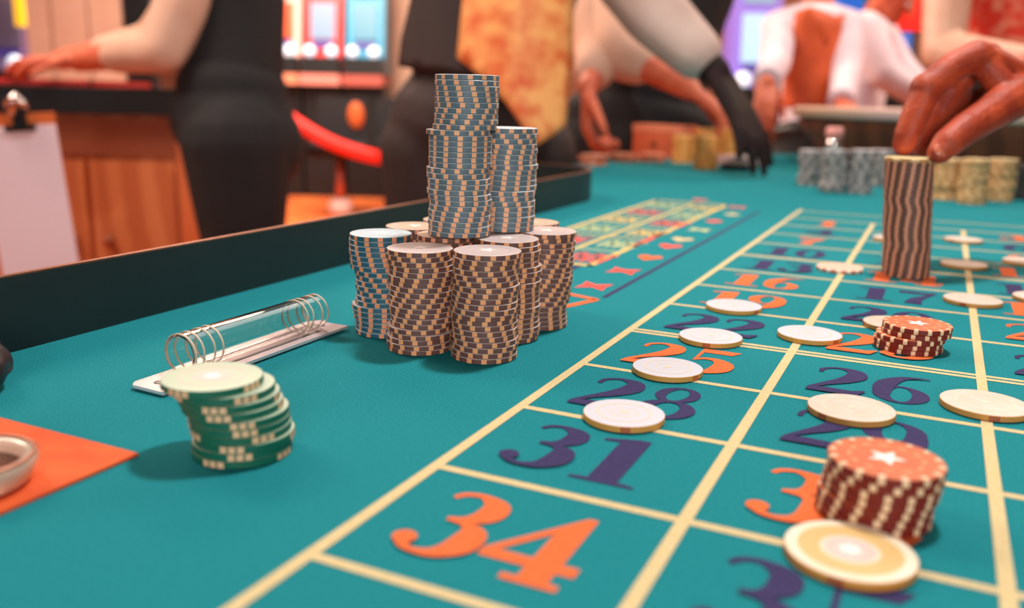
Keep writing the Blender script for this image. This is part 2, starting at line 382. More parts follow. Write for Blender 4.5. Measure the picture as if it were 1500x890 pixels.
def inlay_mesh(style, r):
    k = (style, round(r, 5))
    if k in inl: return inl[k]
    mb = MB(); z = t0+.00004
    def ann(r1, r2, m, n=40, gaps=None, zz=0):
        for i in range(n):
            if gaps and i % gaps[0] >= gaps[1]: continue
            a, b = 2*math.pi*i/n, 2*math.pi*(i+1)/n
            mb.poly([(r1*math.cos(a),r1*math.sin(a),z+zz),(r2*math.cos(a),r2*math.sin(a),z+zz),(r2*math.cos(b),r2*math.sin(b),z+zz),(r1*math.cos(b),r1*math.sin(b),z+zz)], m)
    def star(rr, m, k=5, inn=.42, zz=.00003):
        p = [((rr if i % 2 == 0 else rr*inn)*math.cos(math.pi*i/k+.3), (rr if i % 2 == 0 else rr*inn)*math.sin(math.pi*i/k+.3), z+zz) for i in range(2*k)]
        for i in range(2*k): mb.poly([(0,0,z+zz), p[i], p[(i+1) % (2*k)]], m)
    if style == 'star': ann(.001, r*.5, 1, zz=-.00002) if False else None; ann(r*.60, r*.66, 1, 48, (4, 2)); star(r*.36, 0); ms = [star_m, ring_o]
    elif style == 'faint': ann(r*.66, r*.70, 1); star(r*.34, 0); ms = [star_m, ring_g]
    elif style == 'medal': ann(r*.46, r*.80, 1); ann(r*.05, r*.40, 2); star(r*.22, 0, 8, .6); ms = [star_m, ring_y, ring_p]
    elif style == 'swirl': ann(r*.62, r*.68, 1); ann(r*.3, r*.36, 1, 40, (5, 3)); star(r*.16, 1, 6, .6); ms = [star_m, ring_c]
    elif style == 'pinkmedal': ann(r*.1, r*.4, 1); ann(r*.62, r*.66, 1); star(r*.2, 0, 8, .6); ms = [star_m, ring_p]
    inl[k] = mb.mesh('inlay', ms); return inl[k]
ORD = ['bottom','second','third','fourth','fifth','sixth','seventh','eighth','ninth','tenth','eleventh','twelfth','thirteenth','fourteenth','fifteenth','sixteenth','seventeenth','eighteenth','nineteenth','twentieth','twenty-first','twenty-second','twenty-third','twenty-fourth','twenty-fifth','twenty-sixth','twenty-seventh','twenty-eighth','twenty-ninth','thirtieth','thirty-first','thirty-second','thirty-third','thirty-fourth']
def chip(kind, r, loc, label, group=None, sz=1, rot=None, inlay=None, spots=True, tilt=None):
    kd = KIND[kind]; me, ms = chip_meshes(kd, r, not spots)
    o = bpy.data.objects.new('casino_chip', me); C.objects.link(o); o.location = loc
    o.rotation_euler = (tilt[0] if tilt else 0, tilt[1] if tilt else 0, random.uniform(0, 6.28) if rot is None else rot); o.scale = (1, 1, sz)
    tag(o, label, 'chip', group)
    if spots:
        if kind in SINGLE:
            for i in range(kd['n']):
                s = bpy.data.objects.new('edge_spot', ms); C.objects.link(s); s.parent = o; s.rotation_euler.z = 2*math.pi*i/kd['n']
        else:
            s = bpy.data.objects.new('edge_spots', ms); C.objects.link(s); s.parent = o; s['kind'] = 'stuff'
    if inlay:
        s = bpy.data.objects.new('inlay', inlay_mesh(inlay, r)); C.objects.link(s); s.parent = o
    return o
def stuff_chips(kind, r, items, label, name='casino_chips'):
    """chips that show too little to pick apart: one joined object"""
    me, _ = chip_meshes(KIND[kind], r, True); vs = [v.co.copy() for v in me.vertices]; fs = [(tuple(p.vertices), p.material_index) for p in me.polygons]
    mb = MB()
    for x, y, z, sz, a in items:
        n = len(mb.v); c, s_ = math.cos(a), math.sin(a)
        mb.v += [(x+v.x*c-v.y*s_, y+v.x*s_+v.y*c, z+v.z*sz) for v in vs]
        for q, m in fs: mb.face([n+i for i in q], m)
    return tag(smooth_sharp(mb.build(name, [KIND[kind]['e'], KIND[kind]['f'], KIND[kind]['s']]), 25), label, 'chips', kind='stuff')
def stack(kind, r, base, h, n, colour, where, group, topoff=(0,0), jit=.0011, prof=None, inlay=None, spots=True, runs=True, show=99, dr=.16, bag=None, top=None):
    rot = random.uniform(0, 6); drift = .05; off = V((0, 0)); tz = h/n
    for k in range(n):
        if random.random() < .3: drift = random.uniform(-dr, dr); off = V((random.gauss(0, jit), random.gauss(0, jit)))
        rot += drift if runs else random.uniform(0, 6)
        f = k/max(1, n-1); p = prof[k] if prof else (topoff[0]*f, topoff[1]*f)
        x = base.x+p[0]+off.x+random.gauss(0, jit*.3); y = base.y+p[1]+off.y+random.gauss(0, jit*.3)
        if k == 0: x, y = base.x+p[0], base.y+p[1]
        if n-1-k >= show: bag.append((x, y, base.z+k*tz, tz/t0*.985, rot)); continue
        if show < 99: pos = ('topmost', 'second from top', 'third from top')[n-1-k]
        else: pos = 'topmost' if k == n-1 else ('lowest' if k == 0 else ORD[k]+' from bottom')
        chip(top if top and k == n-1 else kind, r, (x, y, base.z+k*tz), '%s chip, %s %s' % (colour, pos, where), group, tz/t0*.985, rot, inlay if k == n-1 else None, spots)
RB = .0186; H = .0607
def at(x, y, z=0): return V((x, y, T+z+.0004))
SB = [('brown', (-.0937,.222), 'brown and peach', 'in the front left stack of the pile', 'faint', .0589, 20, 99, (0,0)),
      ('brown', (-.0538,.2258), 'brown and peach', 'in the stack nearest the camera', 'faint', .0606, 20, 99, (0,0)),
      ('teal', (-.1302,.2425), 'teal blue', 'in the leftmost stack of the pile', 'faint', .0607, 20, 99, (-.0035,.001)),
      ('brown', (-.0600,.2685), 'brown and peach', 'in the second stack from right of the pile', 'faint', .061, 20, 99, (.0006,0)),
      ('brown', (-.0565,.3075), 'brown and peach', 'in the rightmost stack of the pile', 'faint', .0614, 20, 99, (.003,0)),
      ('cocoa', (-.1330,.2815), 'tan-topped', 'in the back left stack of the pile', 'faint', H, 20, 2, (0,0)),
      ('cocoa', (-.0985,.2620), 'dark brown', 'in the middle stack under the tower', 'faint', H, 20, 3, (0,0)),
      ('cocoa', (-.0948,.3035), 'brown', 'in the hidden stack behind the tower', None, H, 20, 0, (0,0)),
      ('cocoa', (-.0785,.3420), 'brown', 'in the back right stack of the pile', 'faint', H, 20, 3, (0,0)),
      ('cocoa', (-.1290,.3205), 'brown', 'in the rearmost stack of the pile', 'faint', H, 20, 1, (0,0))]
random.seed(21); bag = []
for kd, p, col, wh, il, h, n, sh, tf in SB:
    stack(kd, RB, at(*p), h, n, col, wh, 'chips of the big pile', inlay=il, jit=.0009 if sh == 99 else .0004, show=sh, bag=bag, topoff=tf)
stuff_chips('cocoa', RB, bag, 'dark brown chips packed out of sight behind the front stacks')
HT0 = .0617
# tall tower of two sections standing on the pile, with a shorter one beside it
tw = [(0, 0)]*20 + [(.0032, .002)]*10
stack('blue', RB, at(-.0893,.2602,HT0), .0925, 30, 'grey-blue', 'in the tall tower', 'chips of the tall tower', prof=tw, jit=.0007)
stack('blue', RB, at(-.0768,.2962,HT0), .0625, 20, 'grey-blue', 'in the short tower beside the tall one', 'chips of the short tower', jit=.0009)
# stack under the fingers
hb = U(1326, 403); hh = HT(hb, 231); ht = U(1333, 231, hh)
stack('cocoa', .0193, at(hb.x, hb.y), hh, 32,  'brown and salmon', 'in the stack held by the hand', 'chips held by the hand', topoff=(ht.x-hb.x, ht.y-hb.y), jit=.0003, dr=.06, top='yellow')
# green stack near the camera
gb = U(356, 660); rx = rt.copy(); rx.z = 0; rx.normalize()
gp = [0, .0002, .0008, -.0006, -.001, -.0014, -.0035, -.0042, -.006, -.0105]
gh = .0315
stack('green', .0197, at(gb.x, gb.y), gh, 10, 'green and cream', 'in the slumped stack by the clear tube', 'chips of the green stack', prof=[(rx.x*a, rx.y*a) for a in gp], jit=.0002, inlay='pinkmedal', runs=False)
# two orange stacks on the layout
b1 = U(1329, 510); stack('orange', .0195, at(b1.x, b1.y), .0155, 5, 'orange star', 'in the far low stack of star chips', 'chips on number 23', prof=[(0,0),(-.0003,0),(.0006,0),(.0036,.002),(.004,.0025)], jit=.0003, inlay='star')
b2 = U(1278, 752); stack('orange', .0197, at(b2.x, b2.y), .0212, 7, 'orange star', 'in the near stack beside the big cream chip', 'chips on number 32', prof=[(0,0),(0,.0003),(-.0003,0),(.0012,.001),(.0018,.001),(.002,.0014),(.002,.0014)], jit=.0002, inlay='star')
# single chips lying on the layout
for px, py, r, kd, il, lab in [
    (914,605,.0187,'white','swirl','nearest white chip of the left column, above navy 31'),
    (978,538,.0188,'white','swirl','second nearest white chip of the left column, covering orange 25 corner'),
    (1041,492,.0191,'white','swirl','third nearest white chip of the left column, over navy 22'),
    (1075,447,.0193,'white','swirl','farthest white chip of the left column, half covering orange 19'),
    (1186,488,.0195,'white','swirl','white chip sitting on the first column line of the grid'),
    (1247,597,.0199,'ivory','swirl','ivory chip in the middle column above the near orange stack'),
    (1443,590,.0203,'ivory','swirl','nearest ivory chip sitting on the right column line'),
    (1310,473,.0195,'ivory','swirl','ivory chip tucked behind the far orange stack'),
    (1425,438,.0203,'ivory',None,'second nearest ivory chip sitting on the right column line'),
    (1230,391,.0195,'pink',None,'pink spotted chip lying left of the held stack'),
    (1412,386,.0199,'ivory',None,'third nearest ivory chip sitting on the right column line'),
    (1411,350,.0195,'ivory',None,'farthest ivory chip sitting on the right column line'),
    (1306,348,.0195,'ivory',None,'ivory chip mostly hidden behind the held stack'),
    (1503,382,.0199,'ivory',None,'ivory chip cut by the right edge, the farther one'),
    (1526,435,.0199,'ivory',None,'ivory chip cut by the right edge, the nearer one'),
    (1245,806,.0205,'cream','medal','large cream and gold chip lying in front of the near orange stack')]:
    p = U(px, py, .003); chip(kd, r, (p.x, p.y, T+.0004), lab, 'single chips on the layout', 1.0, None, il)
# stacks by the wheel
random.seed(5); bag = []
for px, py in [(1184,271),(1219,281),(1257,283),(1288,272)]:
    b = U(px, py); stack('grey', .0205, at(b.x, b.y), HT(b, 220), 20, '', '', '', spots=False, jit=.0012, runs=False, show=0, bag=bag)
stuff_chips('grey', .0205, bag, 'silver grey chips stacked in columns before the wheel')
bag = []
for px, py in [(1384,292),(1422,298),(1462,294)]:
    b = U(px, py); stack('yellow', .0205, at(b.x, b.y), HT(b, 233), 20, '', '', '', spots=False, jit=.0012, runs=False, show=0, bag=bag)
stuff_chips('yellow', .0205, bag, 'pale yellow chips stacked in columns beyond the hand')
bag = []; b = U(1503, 292); stack('black', .0195, at(b.x, b.y), HT(b, 242), 14, '', '', '', spots=False, show=0, bag=bag)
stuff_chips('black', .0195, bag, 'black chips in a dark stack at the right edge')
for px, py, n, wh in [(999,238,11,'in the left amber stack by the dark hand'),(1033,247,12,'in the nearest amber stack by the dark hand'),(1068,240,14,'in the right amber stack by the dark hand'),(1030,233,13,'in the rear amber stack by the dark hand')]:
    b = U(px, py); stack('amber', .0255, at(b.x, b.y), n*.0058, n, 'amber', wh, 'amber chips by the dark hand', spots=False, jit=.0015, runs=False)
for px, py, n, wh in [(868,241,5,'in the nearest low stack beside the dealer'),(915,236,4,'in the middle low stack beside the dealer'),(955,236,4,'in the right low stack beside the dealer')]:
    b = U(px, py); stack('salmon', .032, at(b.x, b.y), n*.0045, n, 'salmon', wh, 'salmon chips beside the dealer', spots=False, jit=.003, runs=False)

# ================================================================== things on the felt
# clear tube on its bright plate
px0, px1, py0, py1 = -.1775, -.1525, .088, .2335
tt = thing('marker_tube', 'clear acrylic tube with etched rings on a bright slotted plate', 'tube', (-.165, .16, T))
z = T+.0012
mb = MB().box((px0, py0+.004, z), (px1, py1-.004, z+.0016))
mb.prism([(px0, py0+.004), (px0+.003, py0), (px1-.001, py0-.001), (px1, py0+.004)], z, z+.0016).prism([(px0, py1-.004), (px1, py1-.004), (px1, py1), (px0+.003, py1)], z, z+.0016)
mb.build('plate', steel, tt)
MB().box((px0+.002, py0+.002, T+.0003), (px1-.001, py1-.003, T+.0012)).build('plate_shadow_slab', blackm, tt)  # black slab stands in for the shadow beneath the plate
for yy in (.0965, .2255): MB().lathe([(.0014,0),(.0021,0),(.0021,.0003),(.0014,.0003)], 20, o=(-.1665, yy, z+.0016), cap=False, closed=True).build('screw_hole', blackm, tt)
MB().box((-.1605, .125, z+.0016), (-.1585, .215, z+.0019)).build('slot', blackm, tt)
TR = .0102; ty0, ty1 = .112, .2215; tx = -.1675; tz = z+.0018+TR
def ytube(r1, r2, y0, y1, n=40, frac=1.0):
    m = MB(); k = n
    def rg(r, y): return [(tx+r*math.cos(2*math.pi*j/k), y, tz+r*math.sin(2*math.pi*j/k)) for j in range(k)]
    return m.rings([rg(r2, y0), rg(r1, y0), rg(r1, y1), rg(r2, y1)], 0, False, True)
o = ytube(TR, TR-.0011, ty0, ty1).build('acrylic_tube', acryl, tt); smooth_sharp(o)
for yy in (ty0+.0004, ty0+.006, ty0+.0135, ty0+.0195, ty1-.0205, ty1-.0155, ty1-.007, ty1-.0015):
    smooth_sharp(ytube(TR+.00025, TR-.0002, yy, yy+.0011).build('etched_ring', etch, tt))
# orange card with a glass rim on it
ct = U(203, 668)
cardo = MB().prism([(ct.x-.15, ct.y-.15), (ct.x, ct.y-.15), (ct.x, ct.y), (ct.x-.15, ct.y)], T+.0003, T+.0014).build('drinks_card', cardm)
tag(cardo, 'flat orange square card at the lower left', 'card')
rc = U(-36, 716)
gl = thing('glass_dish', 'round glass dish with thick pale rim on the orange card', 'dish', (rc.x, rc.y, T+.0015))
o = MB().lathe([(.0005,0),(.0165,0),(.019,.002),(.0215,.0085),(.0212,.0102),(.0195,.011),(.0172,.0105),(.0160,.009),(.0145,.0035),(.0005,.003)], 48, o=(rc.x, rc.y, T+.0015)).build('dish_body', glassm, gl); smooth_sharp(o, 50)
MB().lathe([(.0003,.0032),(.0143,.0036),(.0152,.0066),(.0003,.0066)], 40, o=(rc.x, rc.y, T+.0015)).build('dish_contents', amber, gl, True)
MB().lathe([(.0195,.0108),(.0208,.0106),(.0212,.0112),(.0204,.0118),(.0195,.0114)], 48, o=(rc.x, rc.y, T+.0015), cap=False, closed=True).build('rim_band', brass, gl, True)
# black leather pouch at the left edge
pc = U(-17, 580); pch = thing('leather_pouch', 'black creased leather pouch at the left edge of the felt', 'pouch', (pc.x, pc.y, T))
mb = MB()
for dx, dy, a_, b_, c_ in ((-.030,.004,.034,.021,.0125),(-.012,.0,.0185,.0165,.0122),(-.034,.008,.018,.022,.013),(-.002,-.002,.0085,.0125,.0100)):
    mb.ball((pc.x+dx, pc.y+dy, T+c_*.97), (V((a_,0,0)), V((0,b_,0)), V((0,0,c_))), 20, 12)
remesh(mb, 'pouch_body', leather, .0012, pch, 5)
q = [(pc.x-.0265+.0305*math.cos(s_), pc.y+.002+.0195*math.sin(s_), T+.0098) for s_ in [-2.2+i*.22 for i in range(21)]]
MB().tube(q, .0013, 8).build('seam', leather, pch, True)
MB().box((pc.x-.040, pc.y-.006, T+.0250), (pc.x-.022, pc.y+.012, T+.0268)).build('flap_tab', leather, pch)
# chrome ball holder and wooden box by the wheel, tray
fp = P(1222, 200, 1.62); fp.z = T
fo = thing('chrome_finial', 'small chrome finial standing behind the grey chip stacks', 'finial', fp)
MB().lathe([(.0005,0),(.022,0),(.022,.006),(.010,.012),(.007,.03),(.009,.05),(.007,.056),(.0005,.056)], 24, o=fp).build('stem', chrome, fo, True)
MB().ball(fp+V((0,0,.070)), .0155, 18, 12).build('ball', chrome, fo, True)
MB().lathe([(.0005,.083),(.012,.083),(.016,.088),(.016,.098),(.012,.103),(.0005,.103)], 24, o=fp).build('cap', mat('pinkish_cap', (226, 150, 140), .35), fo, True)
bb = U(972, 229); boxm = mat('box_orange', (230, 110, 70), .7, c2=(214, 96, 60), scale=8)
bo = thing('cardboard_box', 'orange box standing at the far end of the felt', 'box', (bb.x, bb.y, T))
o = MB().box((-.082, -.03, .0005), (.082, .03, .078)).build('box_body', boxm, bo, loc=(0,0,0)); o2_ = MB().box((-.084, -.032, .062), (.084, .032, .081)).build('box_lid', mat('box_lid', (238, 140, 104), .7), bo, loc=(0,0,0))
bo.rotation_euler.z = -.42
o = MB().lathe([(.0005,0),(.011,0),(.011,.001),(.0005,.001)], 20).build('box_print', mat('box_print', (150, 70, 44), .7), bo, loc=(-.01,-.0302,.03)); o.rotation_euler.x = R(90)
tr = U(1082, 249); to = thing('chip_tray', 'small dark tray with pale top beside the dark hand', 'tray', (tr.x, tr.y, T))
MB().box((-.035,-.02,.0004),(.035,.02,.012)).build('tray_base', blackm, to, loc=(0,0,0)); MB().box((-.037,-.022,.012),(.037,.022,.03)).build('tray_top', mat('tray_pale', (240, 200, 196), .5), to, loc=(0,0,0)); to.rotation_euler.z = -.42

# ================================================================== roulette wheel at the end of the layout
wc = P(1425, 170, 2.12); wc.z = T
wh = thing('roulette_bowl', 'wooden roulette wheel bowl with pale rim behind the chip stacks', 'wheel', wc)
bowl_m = mat('bowl_wood', (138, 68, 46), .55, c2=(168, 84, 54), scale=5, kind='WAVE')
rim_m = mat('rim_pale', (232, 190, 182), .35, c2=(238, 196, 150), scale=3)
smooth_sharp(MB().lathe([(.02,.0005),(.30,.0005),(.33,.012),(.345,.03),(.352,.05),(.378,.075),(.392,.10),(.395,.112),(.37,.112),(.30,.085),(.22,.06),(.02,.06)], 64, o=wc).build('bowl', bowl_m, wh), 50)
smooth_sharp(MB().lathe([(.365,.112),(.405,.112),(.41,.117),(.41,.132),(.402,.137),(.372,.137),(.365,.132)], 64, o=wc, cap=False, closed=True).build('rim', rim_m, wh), 50)
smooth_sharp(MB().lathe([(.285,.078),(.29,.078),(.29,.092),(.20,.085),(.20,.078)], 64, o=wc, cap=False, closed=True).build('number_ring', mat('wheel_number_ring', (150, 40, 30), .35, c2=(24, 22, 24), scale=14, lo=.49, hi=.51), wh))
smooth_sharp(MB().lathe([(.001,.06),(.19,.078),(.12,.09),(.04,.10),(.025,.13),(.03,.14),(.018,.15),(.012,.18),(.02,.19),(.001,.20)], 40, o=wc).build('turret', brass, wh), 50)
for k in range(8):
    a = k*math.pi/4; d = V((math.cos(a), math.sin(a), 0))
    MB().tube([wc+d*.33+V((0,0,.103)), wc+d*.36+V((0,0,.1135))], [.006,.004], 8).build('deflector', chrome, wh, True)

# ================================================================== people
def hand_caps(mb, W, Dv, N, s=1.0, curl=(.25, .35, .3), spread=.10, thumb=.6, rr=1.0):
    Dv = V(Dv).normalized(); N = V(N); N = (N-Dv*N.dot(Dv)).normalized(); S = Dv.cross(N)
    for i, (o_, ln, ang) in enumerate(((.027, .95, 1), (.009, 1.05, .35), (-.009, 1.0, -.35), (-.025, .8, -1))):
        m0 = W + Dv*.012*s + S*o_*.55*s; m1 = W + Dv*(.088 if i in (1, 2) else .082)*s + S*o_*s
        mb.cap(m0, m1, .0145*s*rr, .0115*s*rr)
        d = (Dv + S*spread*ang).normalized(); p = m1; th = 0; rad = [.0108, .0098, .0088, .0072]
        for j, L in enumerate((.043, .027, .022)):
            th += curl[j]; dd = d*math.cos(th) + N*math.sin(th); q = p + dd*L*ln*s
            mb.cap(p, q, rad[j]*s*rr, rad[j+1]*s*rr); p = q
    p = W + Dv*.02*s + S*.022*s; mb.cap(W, p, .015*s*rr, .015*s*rr)
    for j, (L, r1, r2) in enumerate(((.042, .0155, .012), (.032, .0118, .0105), (.026, .0105, .008))):
        dd = (Dv*(.6+.2*j) + S*(.7-.22*j) + N*thumb*(.5+.1*j)).normalized(); q = p + dd*L*s; mb.cap(p, q, r1*s*rr, r2*s*rr); p = q
def ell(c, S, Fv, Uv, a, b, c_): return (c, (S*a, Fv*b, Uv*c_))
def person(label, J, skin, shirt, trousers, hairm, sleeve=1.0, grow=1.0, group=None, torso=(.17, .115), voxel=.012, cuff=None, build_shoes=True, hip=0, belt=True, lg=1.0, hs_=1.05, hspread=.10, hcurl=(.25,.35,.3), ha=1.0):
    """J: pelvis, chest, head, facing, arms[(shoulder, elbow, wrist, hand_dir, palm)], legs[(hip, knee, ankle)]"""
    g = V(J['pelvis']); base = V((g.x, g.y, 0)); root = thing('person', label, 'person', base, group)
    Fv = V(J['facing']); Fv.z = 0; Fv.normalize(); S = Fv.cross(V((0,0,1)))
    ch = V(J['chest']); hd = V(J['head']); ax = (ch-g).normalized(); Ft = (Fv-ax*Fv.dot(ax)).normalized(); St = Ft.cross(ax).normalized()
    def trunk(mb, e):
        for i in range(14):
            t = i/13; c = g.lerp(ch + ax*.06, t); a = torso[0]*(1-.16*math.sin(math.pi*t))+e; b = torso[1]*(1+.02*t)+e
            mb.ball(c, (St*a, Ft*b, ax*.11), 18, 9)
        for arm in J['arms']: mb.cap(ch + ax*.09, V(arm[0]), .085+e, .058+e)
    def leg(mb, l, e):
        h, k, a = map(V, l); mb.cap(g, h, .11+e, .095+e); mb.chain([(h, .095*lg+e), (k, .060*lg+e), (a, .038*lg+e)])
    mb = MB(); trunk(mb, -.004)
    nk = ch + ax*.17; hs = (hd-nk).normalized()
    mb.cap(ch+ax*.1, hd-hs*.06, .062, .055)
    hf = V(J.get('look', Fv)).normalized(); hu = (V((0,0,1))-hf*hf.z).normalized(); hsd = hf.cross(hu)
    mb.ball(hd+hu*.02, (hsd*.076, hf*.094, hu*.10), 20, 12); mb.ball(hd-hu*.055+hf*.022, (hsd*.056, hf*.066, hu*.062), 16, 9)
    mb.cap(hd+hf*.092+hu*.018, hd+hf*.112-hu*.018, .009, .015)
    for s in (-1, 1):
        mb.ball(hd+hsd*.078*s-hf*.005, (hsd*.01, hf*.02, hu*.032), 10, 7); mb.cap(hd+hf*.09+hu*.034+hsd*.015*s, hd+hf*.08+hu*.036+hsd*.045*s, .008, .008)
    for sh, el_, wr, hdv, pn in J['arms']:
        mb.chain([(V(sh), .05*grow), (V(el_), .040*grow), (V(wr), .029*grow)]); hand_caps(mb, V(wr), hdv, pn, hs_, hcurl, hspread)
    for l in J['legs']:
        leg(mb, l, -.006); a = V(l[2]); mb.cap(a+V((0,0,-.03)), a+Fv*.13+V((0,0,-.045)), .035, .028)
    remesh(mb, 'body', skin, voxel*.62, root, 3)
    mb = MB(); trunk(mb, .012)
    for sh, el_, wr, hdv, pn in J['arms']:
        sh, el_, wr = V(sh), V(el_), V(wr)
        if sleeve <= .5: mb.cap(sh, sh.lerp(el_, sleeve*2), .068*grow, .062*grow)
        else:
            e = el_.lerp(wr, (sleeve-.5)*2); mb.chain([(sh, .07*grow), (el_, .062*grow), (e, .050*grow)])
    remesh(mb, 'shirt', shirt, voxel, root, 5)
    if cuff:
        for sh, el_, wr, hdv, pn in J['arms']:
            e = V(el_).lerp(V(wr), (sleeve-.5)*2); d = (V(wr)-V(el_)).normalized()
            MB().tube([e-d*.03, e-d*.02, e+d*.035, e+d*.04], [.044*grow, .051*grow, .051*grow, .045*grow], 18).build('cuff', cuff, root, True)
    mb = MB(); mb.ball(g, (St*(torso[0]+.018+hip*.4), Ft*(torso[1]+.022+hip), ax*.15), 18, 9); mb.ball(g+ax*.08, (St*(torso[0]+.018), Ft*(torso[1]+.026), ax*.12), 18, 9)
    if hip: mb.ball(g-Ft*.05-V((0,0,.07)), (St*(torso[0]+.02), Ft*(torso[1]+hip), ax*.15), 18, 9)
    for l in J['legs']: leg(mb, l, .014)
    remesh(mb, 'trousers', trousers, voxel, root, 5)
    wa = g + ax*.10
    if belt: mb = MB().rings([[wa+ax*z_+(St*(torso[0]+.024)*math.cos(k*math.pi/14)+Ft*(torso[1]+.024)*math.sin(k*math.pi/14)) for k in range(28)] for z_ in (-.018, .018)]); mb.build('belt', blackm, root, True)
    mb = MB(); mb.ball(hd+hu*.04-hf*.018, (hsd*.085, hf*.095, hu*.095), 20, 12); remesh(mb, 'hair', hairm, .012, root, 2)
    for s in (-1, 1):
        MB().ball(hd+hf*.083+hu*.016+hsd*.031*s, .0125, 12, 8).build('eye', mat('eye_white', (236,230,226), .2) if 'eye_white' not in bpy.data.materials else bpy.data.materials['eye_white'], root, True)
    MB().ball(hd+hf*.086-hu*.052, (hsd*.026, hf*.006, hu*.008), 14, 7).build('mouth', mat('lips', (170,84,76), .5) if 'lips' not in bpy.data.materials else bpy.data.materials['lips'], root, True)
    if build_shoes:
        for l in J['legs']:
            a = V(l[2]); a.z = 0; mb = MB(); mb.ball(a+V((0,0,.055))-Fv*.02, (S*.045, Fv*.07, V((0,0,.05)))); mb.cap(a+V((0,0,.038)), a+Fv*.15+V((0,0,.034)), .042, .033); remesh(mb, 'shoe', blackm, .012, root, 3)
    return root
hair_d = mat('hair_dark', (34, 26, 24), .5); hair_g = mat('hair_brown', (70, 44, 34), .5)
cloth_blk = mat('cloth_black', (27, 30, 33), .8, c2=(33, 33, 35), scale=4)
cloth_brn = mat('cloth_brown_black', (46, 34, 33), .75, c2=(58, 41, 39), scale=5)
beige = mat('sleeve_beige', (224, 186, 164), .85, c2=(214, 170, 146), scale=8)
shirt_w = mat('shirt_offwhite', (214, 186, 174), .85, c2=(196, 162, 150), scale=9)
white_s = mat('shirt_white', (228, 220, 232), .85, c2=(214, 200, 216), scale=6)
gold = mat('vest_gold_brocade', (252, 172, 100), .6, c2=(222, 92, 40), scale=20, lo=.40, hi=.66)
orange_v = mat('vest_orange', (206, 92, 42), .7, c2=(186, 74, 34), scale=10)
red_pat = mat('shirt_red_pattern', (222, 62, 42), .8, c2=(236, 150, 120), scale=22, lo=.46, hi=.62)

def vest_panel(root, name, poly, cx, hw, d0, bulge, m, thick=.012):
    """front panel of a waistcoat: a curved cloth patch with thickness that wraps round the chest"""
    bm = bmesh.new(); vs = [bm.verts.new((x, y, 0)) for x, y in poly]; bm.faces.new(vs)
    bmesh.ops.triangulate(bm, faces=bm.faces[:])
    for _ in range(3): bmesh.ops.subdivide_edges(bm, edges=[e for e in bm.edges if e.calc_length() > 22], cuts=1, use_grid_fill=False); bmesh.ops.triangulate(bm, faces=bm.faces[:])
    for q in bm.verts:
        px, py = q.co.x, q.co.y; q.co = P(px, py, d0(px, py) + bulge*((px-cx)/hw)**2)
    me = bpy.data.meshes.new(name); bm.to_mesh(me); bm.free(); me.materials.append(m)
    me.polygons.foreach_set('use_smooth', [True]*len(me.polygons))
    o = link(name, me, root); s = o.modifiers.new('s', 'SOLIDIFY'); s.thickness = thick; s.offset = 0; return o
def gnd(p, z): return V((p.x, p.y, z))
FR = V((rt.x, rt.y, 0)).normalized(); FA = V((fw.x, fw.y, 0)).normalized()      # to the right and away as the photographer stood

# --- attendant in black leaning on the counter on the left
d = 2.55
pe = P(340, 175, d); hipa = pe + FA*.07 + V((0,0,-.06)); hipb = pe - FA*.07 + V((0,0,-.06))
ch = P(345, -80, d-.05)
J = dict(pelvis=pe, chest=ch, head=P(255, -290, d), facing=-FR, look=(-FR*.9+V((0,0,-.35))),
    arms=[(P(292, -45, d-.14), P(240, 74, d-.16), P(115, 88, d-.05), P(0, 90, d)-P(115, 88, d), V((0,0,-1))),
          (P(320, -60, d+.2), P(225, 60, d+.34), P(90, 88, d+.32), -FR, V((0,0,-1)))],
    legs=[(hipa-FR*.02, gnd(hipa+FR*.0, .52), gnd(hipa+FR*.03, .09)), (hipb+FR*.03, gnd(hipb+FR*.04, .52), gnd(hipb+FR*.05, .09))])
att = person('person in black shirt and trousers with beige sleeves leaning on counter', J, skin_red, cloth_blk, cloth_blk, hair_d, sleeve=.02, torso=(.155, .130), grow=1.15, lg=1.5, hip=.022, belt=False)
# beige rolled sleeve over the near arm and the far arm
for a in J['arms']:
    mb = MB(); mb.chain([(a[0], .078), (a[0].lerp(a[1], .5), .078), (a[1], .064), (a[1].lerp(a[2], .55), .048)]); remesh(mb, 'sleeve', beige, .012, att, 5)

# --- dealer in gold waistcoat reaching across the table
d = 1.97
pe = P(690, 190, d); hipa = pe - FR*.085 + V((0,0,-.05)) - FA*.05; hipb = pe + FR*.13 + V((0,0,-.05)) + FA*.05
fc = (FR*.9 - FA*.45)
ch = P(765, -60, d-.06)
hand = P(1070, 148, 1.74)
J = dict(pelvis=pe, chest=ch, head=P(900, -330, d-.15), facing=fc, look=(FR*.7-FA*.3+V((0,0,-.6))),
    arms=[(P(885, -80, d-.16), P(960, 20, d-.18), P(1048, 106, 1.75), P(1130, 240, 1.69)-P(1048, 106, 1.75), FA*.6-FR*.6+V((0,0,-.4))),
          (P(800, -90, d+.22), P(740, 40, d+.30), P(750, 140, d+.26), V((.02,0,-1)), -FR)],
    legs=[(hipa, gnd(hipa-FA*.02, .52), gnd(hipa, .09)), (hipb, gnd(hipb+FR*.02, .52), gnd(hipb, .09))])
dl = person('dealer in gold patterned waistcoat and dark trousers reaching over the felt', J, skin_dark, shirt_w, cloth_brn, hair_d, sleeve=.84, torso=(.165, .125), grow=1.08, voxel=.011, hip=.03, hs_=1.22, hspread=.22, hcurl=(.12,.2,.2))
vest_panel(dl, 'waistcoat_front', [(690,-140),(870,-140),(838,0),(836,90),(826,186),(786,214),(742,152),(706,112),(672,86),(680,0)], 756, 90, lambda x, y: 1.72, .06, gold)
